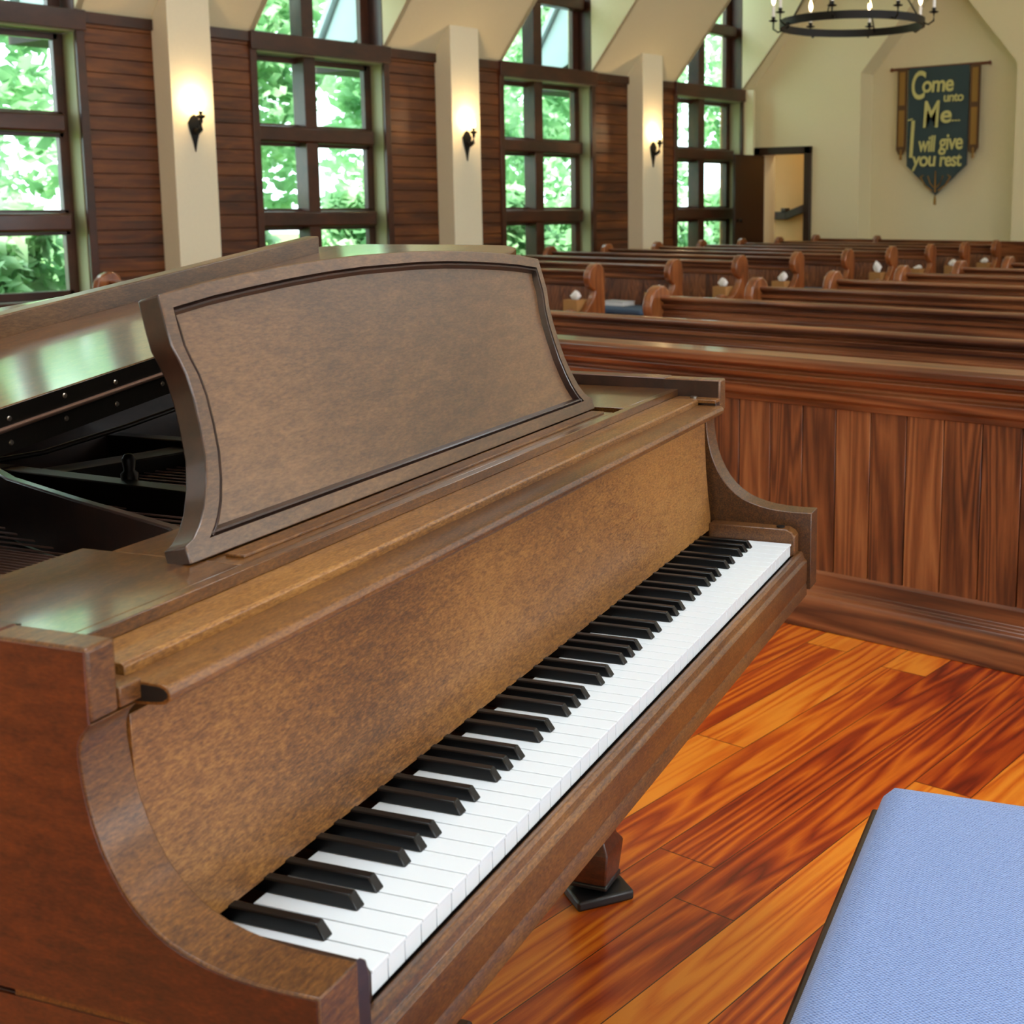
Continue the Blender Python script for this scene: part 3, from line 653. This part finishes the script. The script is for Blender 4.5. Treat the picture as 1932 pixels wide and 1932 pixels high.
# cast plate, strings, struts
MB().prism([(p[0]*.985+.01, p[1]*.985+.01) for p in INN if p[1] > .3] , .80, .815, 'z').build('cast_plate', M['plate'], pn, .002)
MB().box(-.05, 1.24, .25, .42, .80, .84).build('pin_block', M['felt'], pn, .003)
def strut(pts, z0, z1, w, mat, nm='plate_strut'):
    m = MB(); n = len(pts); vs = []
    for k, p in enumerate(pts):
        a = Vector(pts[max(k-1, 0)]); b = Vector(pts[min(k+1, n-1)]); t = (b-a).normalized(); q = Vector((-t.y, t.x))*w/2
        for z in (z0, z1): vs += [(p[0]-q.x, p[1]-q.y, z), (p[0]+q.x, p[1]+q.y, z)]
    fs = [(0, 1, 3, 2), (4*(n-1), 4*(n-1)+2, 4*(n-1)+3, 4*(n-1)+1)]
    for k in range(n-1):
        o = 4*k; fs += [(o, o+4, o+5, o+1), (o+2, o+3, o+7, o+6), (o, o+2, o+6, o+4), (o+1, o+5, o+7, o+3)]
    return m.add(vs, fs).build(nm, mat, pn, .002)
strut([(.50, .86), (.43, .74), (.37, .59), (.33, .48), (.30, .40), (.26, .345)], .82, .893, .012, M['piano_dark'], 'damper_rail')
for (a, b) in (((.55, .42), (.62, 1.08)), ((.85, .42), (.86, .98)), ((1.08, .42), (1.08, .93))): strut([a, b], .815, .86, .028, M['plate'])
strut([(.30, .98), (.45, .93), (.62, .90), (.80, .84), (1.0, .80), (1.2, .74)], .815, .85, .05, M['plate'], 'plate_flange')
MB().tube([(.30, 1.02, .86), (.48, .97, .868), (.66, .92, .87), (.80, .90, .885), (.92, .86, .91), (1.02, .83, .915), (1.2, .80, .91)], .004, 8).build('plate_web', M['plate'], pn, smooth=True)
MB().lathe([(.001, .85), (.011, .85), (.011, .866), (.007, .87), (.009, .885), (.005, .891), (.001, .892)], (.60, .72, 0), 14).build('plate_bolt', M['plate'], pn, smooth=True)
st0 = None
def string_(a, b):
    return MB().tube([a, b], .0014, 5).build('string', M['string'], pn)
for k in range(44):
    y0 = .40; x0 = -.045 + k*.0085
    string_((x0, y0 + .0, .838), (x0 + .10 - k*.0015, 1.20 - k*.002, .836))
for k in range(50):
    x0 = .345 + k*.0165
    string_((x0, .40, .829), (x0 + .015, max(.88, 1.12 - k*.006), .829))
tp = MB()
for k in range(60):
    tp.lathe([(.003, .84), (.003, .868), (.001, .87)], (-.03 + k*.021, .30 + .02*(k % 3), 0), 6)
tag(tp.build('tuning_pins', M['hinge'], pn), kind='stuff')
# key bed, blocks, slip
MB().box(0, 1.2245, .004, .13, .640, .658).build('key_frame', M['felt'], pn)
MB().box(BO+.005, TO-.005, .0, .25, .595, .635).build('key_bed', M['piano_dark'], pn, .002)
MB().prism([(.004, .60), (.004, .652), (-.001, .6575), (-.006, .6615), (-.0105, .6622), (-.0140, .6585), (-.016, .651), (-.0190, .6485), (-.0205, .646), (-.0205, .615), (-.019, .611), (-.0205, .607), (-.0205, .591), (-.016, .588), (.006, .588)], BI+.0005, TI-.0005, 'x').build('key_slip', M['piano_rim'], pn, .0008)
KB = [(-.006, .660), (-.006, .690), (-.001, .697), (.008, .7015), (.135, .7015), (.135, .655), (.006, .655)]
MB().prism(KB, 1.2262, TI-.0003, 'x').build('key_block', M['piano_rim'], pn, .002)
NF = [(BI+.0003, .60), (BI+.0003, .7225), (-.046, .7215), (-.0395, .716), (-.0365, .706), (-.035, .60)]; NB = [(BI+.0003, .60), (BI+.0003, .70), (-.03, .697), (-.012, .692), (-.006, .682), (-.005, .60)]
MB().prism([(-.002, .655), (-.002, .680), (.004, .688), (.135, .690), (.135, .655)], BI+.0003, -.0012, 'x').add([(x, -.0225, z) for x, z in NF] + [(x, -.003, z) for x, z in NB], [(0, 1, 2, 3, 4, 5), (11, 10, 9, 8, 7, 6)] + [(k, k+6, (k+1) % 6+6, (k+1) % 6) for k in range(6)]).build('key_block', M['piano_dark'], pn, .0008)
MB().lathe([(.001, .7015), (.0065, .7015), (.0065, .7035), (.001, .704)], (1.240, .02, 0), 14).build('block_screw', M['iron'], pn)
KW = 1.2245/52
wk = MB().mat(1).box(.0022, KW-.0022, .002, .132, .660, .6775).mat(0).box(.0007, KW-.0007, .0, .002, .660, .6775).box(.0007, KW-.0007, -.0014, .132, .6772, .680)  # key bodies coloured black to paint the shade in the gaps
w0 = wk.build('white_key', [M['ivory'], M['felt']], pn, .0004)
bk = MB(); bk.add([(-.0058, .050, .6802), (.0058, .050, .6802), (.0058, .146, .6802), (-.0058, .146, .6802), (-.0046, .0575, .6918), (.0046, .0575, .6918), (.0046, .146, .6918), (-.0046, .146, .6918)],
             [(0, 3, 2, 1), (4, 5, 6, 7), (0, 1, 5, 4), (1, 2, 6, 5), (2, 3, 7, 6), (3, 0, 4, 7)])
b0 = bk.build('black_key', M['ebony'], pn, .0012)
offs = {0: .0018, 2: -.002, 3: .002, 5: -.0025, 6: 0}
first = True
for i in range(52):
    k = w0 if i == 0 else w0.copy()
    if i: COL.objects.link(k)
    k.location = (i*KW, 0, 0)
    if i % 7 in offs and i < 51:
        q = b0 if first else b0.copy()
        if not first: COL.objects.link(q)
        first = False; q.location = ((i+1)*KW + offs[i % 7], 0, 0)
# fallboard, name rail, shelf
FB = [(.134, .690), (.1355, .715), (.139, .745), (.1425, .785), (.1445, .825), (.1455, .868), (.160, .868), (.160, .69)]
fb = MB().prism(FB, BI+.0004, 1.2375, 'x').build('fallboard', M['piano'], pn, .0006)
MB().prism([(.163, .873), (.128, .8755), (.118, .877), (.1135, .8805), (.113, .885), (.116, .8895), (.121, .891), (.158, .8915), (.163, .889)], BI+.003, 1.237, 'x').build('lip', M['piano_rim'], fb, .0008)
MB().prism([(.160, .876), (.129, .8778), (.120, .879), (.1155, .882), (.1155, .885), (.118, .8878), (.122, .889), (.158, .8895)], BI+.0026, BI+.0036, 'x').build('lip_end', M['felt'], fb)  # dark piece that paints the shadow on the lip's bass end
MB().prism([(.166, .862), (.1525, .890), (.1525, .8985), (.155, .9005), (.2035, .9005), (.2035, .862)], BI+.006, 1.226, 'x').build('name_rail', M['piano'], pn, .0008)
SH = .9005; ST = .9115
MB().box(-.068, 1.2558, .1965, .2075, SH, ST).box(-.068, .1505, .2075, .372, SH, ST).box(1.041, 1.2558, .2075, .46, SH, ST).build('shelf_frame', M['piano_top'], pn, .0008)
MB().box(.1525, 1.001, .2085, .342, SH-.002, ST-.0005).build('music_shelf', M['piano_top'], pn, .0008)
MB().box(.17, .99, .218, .238, ST-.001, ST+.0025).build('ledge_strip', M['piano_rim'], pn, .0012)
MB().box(1.0, 1.25, .155, .157, .85, .86).build('rail_shim', M['piano_dark'], pn)
MB().box(1.2275, 1.2555, .125, .1965, .895, .9005).build('rail_cap', M['piano_rim'], pn, .0008)
MB().lathe([(.001, .9005), (.006, .9005), (.006, .9035), (.001, .904)], (1.241, .165, 0), 14).build('shelf_screw', M['screw'], pn)
# music desk (outline symmetric about x=.577), leaning back
CXD, TD = .577, .285
HALF = [(.443, .9125), (.443, .9275), (.432, .931), (.420, .939), (.408, .952), (.397, .970), (.388, .993), (.384, 1.018), (.382, 1.042), (.383, 1.062), (.387, 1.076), (.391, 1.088), (.3905, 1.105), (.389, 1.131)]
TOPO = [(.33, 1.1385), (.27, 1.1435), (.20, 1.148), (.13, 1.151), (.06, 1.1528)]
HALFI = [(.412, .9275), (.408, .931), (.402, .936), (.395, .9435), (.387, .955), (.379, .972), (.372, .994), (.3685, 1.018), (.367, 1.042), (.369, 1.060), (.3735, 1.074), (.3765, 1.086), (.3765, 1.103), (.3755, 1.119)]
TOPI = [(.32, 1.1255), (.265, 1.130), (.20, 1.1345), (.13, 1.138), (.06, 1.140)]
def full(h, t): return [(CXD-a, b) for a, b in h] + [(CXD-a, b) for a, b in t] + [(CXD+a, b) for a, b in reversed(t)] + [(CXD+a, b) for a, b in reversed(h)]
OUT, INR = full(HALF, TOPO), full(HALFI, TOPI)
cI = (CXD, 1.03)
def shrink(pts, d):
    n = len(pts); out = []
    for i in range(n):
        a = Vector(pts[i-1]); b = Vector(pts[(i+1) % n]); t = (b-a).normalized(); nn = Vector((t.y, -t.x)); out.append((pts[i][0]+nn.x*d, pts[i][1]+nn.y*d))
    return out
IN2 = shrink(INR, .0070)
def dp(p, depth):   # depth measured back from the face
    return (p[0], .245 + (p[1]-.915)*TD + depth*.962, p[1] - depth*.274)
n = len(OUT)
dm = MB(); vs = [dp(p, 0) for p in OUT] + [dp(p, 0) for p in INR] + [dp(p, .024) for p in OUT]
dm.add(vs, [(k, (k+1) % n, n+(k+1) % n, n+k) for k in range(n)])
dm.cur = 1; dm.f += [(k, 2*n+k, 2*n+(k+1) % n, (k+1) % n) for k in range(n)] + [tuple(2*n+k for k in range(n))]; dm.mi += [1]*(n+1)  # sides and back coloured darker to stand for their dim reflection
desk = dm.build('music_desk', [M['piano_desk'], M['piano_dark']], pn, .0018)
mo = MB(); RG = ((0, 0), (.0010, .0035), (.0028, .0005), (.0045, .0010), (.0072, .0088)); vs = []; fs = []
for d_, z_ in RG: vs += [dp(p, z_) for p in shrink(INR, d_)]
for l in range(len(RG)-1):
    for k in range(n):
        j = (k+1) % n; fs.append((l*n+k, l*n+j, (l+1)*n+j, (l+1)*n+k))
mo.add(vs, fs).build('desk_moulding', M['piano_dark'], desk)
MB().add([dp(p, .0084) for p in IN2] + [dp(p, .021) for p in IN2], [tuple(range(n))] + [tuple(range(2*n-1, n-1, -1))] + [(k, n+k, n+(k+1) % n, (k+1) % n) for k in range(n)]).build('desk_panel', M['piano_desk'], desk)
MB().prism([(.300, .9115), (.318, .9115), (.30, 1.03), (.294, 1.03)], .5, .53, 'x').build('desk_prop', M['hinge'], pn)
# lid, propped a little: rises towards the treble side
TAN = math.tan(math.radians(6.7))
def lz(x, z0): return z0 + (x - BO)*TAN
def lidslab(pts, z0, z1):
    m = MB(); n = len(pts); vs = [(x, y, lz(x, z0)) for x, y in pts] + [(x, y, lz(x, z1)) for x, y in pts]
    return m.add(vs, [tuple(range(n))[::-1], tuple(range(n, 2*n))] + [(i, (i+1) % n, n+(i+1) % n, n+i) for i in range(n)])
LID = [(-.115, .522), (1.33, .522), (1.372, .535), (1.395, .565), (1.40, .62), (1.395, .86), (1.36, .93), (1.28, .965), (1.10, .995), (.92, 1.03), (.76, 1.075), (.62, 1.15), (.52, 1.27), (.42, 1.39), (.28, 1.465), (.12, 1.485), (-.02, 1.46), (-.09, 1.38), (-.115, 1.27)]
ld = lidslab(LID, .9345, .9595).build('lid', M['piano_top'], pn, .003)
FLX = 1.157
fp = lidslab([(-.112, .522), (FLX, .522), (FLX, .795), (-.112, .795)], .9605, .981).build('lid_flap', M['piano_top'], ld, .0015)
lidslab([(-.112, .795), (FLX, .795), (FLX, .82), (-.112, .82)], .9605, 1.008).build('flap_lip', M['piano_desk'], fp, .002)
for (z0, z1, nm) in ((.9360, .9590, 'lower'), (.9612, .9800, 'upper')):
    hp = lidslab([(-.10, .5205), (1.12, .5205), (1.12, .522), (-.10, .522)], z0, z1).build('hinge_leaf', M['hinge'], ld)
    m = MB()
    for k in range(17):
        x = -.06 + k*.071; c = (x, .5203, lz(x, (z0+z1)/2 + (.002 if k % 2 else -.002)))
        m.lathe([(.0005, -.0016), (.0022, -.0012), (.0028, 0)], c, 10, 'y')
    m.build('hinge_screws', M['screw'], hp)
MB().tube([(-.10, .5185, lz(-.10, .9602)), (1.12, .5185, lz(1.12, .9602))], .0028, 10).build('hinge_barrel', M['hinge_pin'], ld, smooth=True)
MB().tube([(1.275, .74, .925), (1.275, .70, lz(1.275, .936))], .008, 8).build('lid_prop', M['piano_dark'], pn, smooth=True)
# legs with caster cups, lyre
LEGP = [(.033, .030), (.040, .090), (.0385, .094), (.031, .106), (.0275, .122), (.027, .15), (.032, .22), (.042, .36), (.050, .45), (.070, .48), (.070, .595)]
def leg(x, y, first_=None):
    m = MB(); vs = []; fs = []
    for (h, z) in LEGP: vs += [(-h, -h, z), (h, -h, z), (h, h, z), (-h, h, z)]
    for i in range(len(LEGP)-1):
        for k in range(4): fs.append((i*4+k, i*4+(k+1) % 4, i*4+4+(k+1) % 4, i*4+4+k))
    fs += [(3, 2, 1, 0), tuple(range(4*len(LEGP)-4, 4*len(LEGP)))]
    l = m.add(vs, fs).build('leg', M['piano_red'], pn, .003, loc=(x, y, 0))
    MB().box(-.036, .036, -.036, .036, .024, .034).build('ferrule', M['cup'], l, .003)
    MB().lathe([(.001, .012), (.022, .012), (.022, .028), (.001, .028)], (0, 0, 0), 16, 'z').build('caster', M['hinge'], l, smooth=True)
    cu_ = MB().prism([(-.053, -.053), (.053, -.053), (.053, .053), (-.053, .053)], 0, .019, 'z').build('caster_cup', M['cup'], l, .005, seg=3); cu_.rotation_euler = (0, 0, PI/4)
leg(1.276, .358); leg(-.02, .33); leg(.12, 1.30)
ly = MB().box(.50, .66, .30, .38, .50, .60).build('pedal_lyre', M['piano_red'], pn, .01)
for s in (.53, .63): MB().tube([(s, .34, .14), (s, .34, .5)], .016, 10).build('lyre_post', M['piano_red'], ly, smooth=True)
MB().box(.47, .69, .29, .39, .06, .14).build('lyre_box', M['piano_red'], ly, .006)
for s in (.52, .58, .64): MB().box(s-.012, s+.012, .16, .30, .085, .095).build('pedal', M['hinge_pin'], ly, .003)
MB().box(.56, .60, .34, .36, 0, .06).build('lyre_foot', M['piano_dark'], ly, .003)

# ------------------------------------------------------------------ piano bench
def p2w(x, y, z=0): c, s = math.cos(PI/2+KD), math.sin(PI/2+KD); return (P0[0]+x*c-y*s, P0[1]+x*s+y*c, z)
be = empty('piano_bench', p2w(.02, -.58), PI/2 + KD)      # local: x along the keyboard, y towards it
BL, BW, BT = .855, .375, .478
def cushion(x0, x1, y0, y1, z0, z1, rad=.03, nx=26, ny=14):
    m = MB(); vs = []; 
    def f(t): return t
    for i in range(nx+1):
        for j in range(ny+1):
            u, v = i/nx, j/ny
            u = .5-.5*math.cos(PI*u); v = .5-.5*math.cos(PI*v)
            x = x0+(x1-x0)*u; y = y0+(y1-y0)*v
            dx = min(x-x0, x1-x); dy = min(y-y0, y1-y)
            hx = 1 - max(0, 1-dx/.022)**2.2; hy = 1 - max(0, 1-dy/.022)**2.2
            z = z0 + (z1-z0)*math.sqrt(max(hx*hy, 0)) + .006*math.sin(PI*u)*math.sin(PI*v)
            vs.append((x, y, z))
    fs = [(i*(ny+1)+j, (i+1)*(ny+1)+j, (i+1)*(ny+1)+j+1, i*(ny+1)+j+1) for i in range(nx) for j in range(ny)]
    k = len(vs); b = [i*(ny+1) for i in range(nx+1)] + [nx*(ny+1)+j for j in range(1, ny+1)] + [i*(ny+1)+ny for i in range(nx-1, -1, -1)] + [j for j in range(ny-1, 0, -1)]
    m.add(vs, fs + [tuple(b)]); return m
cushion(0, BL, 0, BW-.004, BT-.045, BT-.004).build('cushion', M['fabric'], be, smooth=True, label='blue woven fabric cushion')
MB().box(-.004, BL-.002, -.006, BW+.008, BT-.062, BT-.044).build('seat_board', M['piano_dark'], be, .004)
MB().box(.03, BL-.03, .02, BW-.02, BT-.13, BT-.062).build('apron', M['piano'], be, .003)
for (x, y) in ((.05, .045), (BL-.05, .045), (.05, BW-.045), (BL-.05, BW-.045)):
    m = MB(); m.add([(x+a*s, y+b*s, z) for (s, z) in ((.018, 0), (.028, BT-.13), (.028, BT-.062)) for a, b in ((-1, -1), (1, -1), (1, 1), (-1, 1))],
        [(3, 2, 1, 0)] + [(l*4+k, l*4+(k+1) % 4, l*4+4+(k+1) % 4, l*4+4+k) for l in range(2) for k in range(4)] + [(8, 9, 10, 11)])
    m.build('leg', M['piano_dark'], be, .003)
tag(be, 'piano bench with light blue woven cushion in the lower right corner', 'bench')
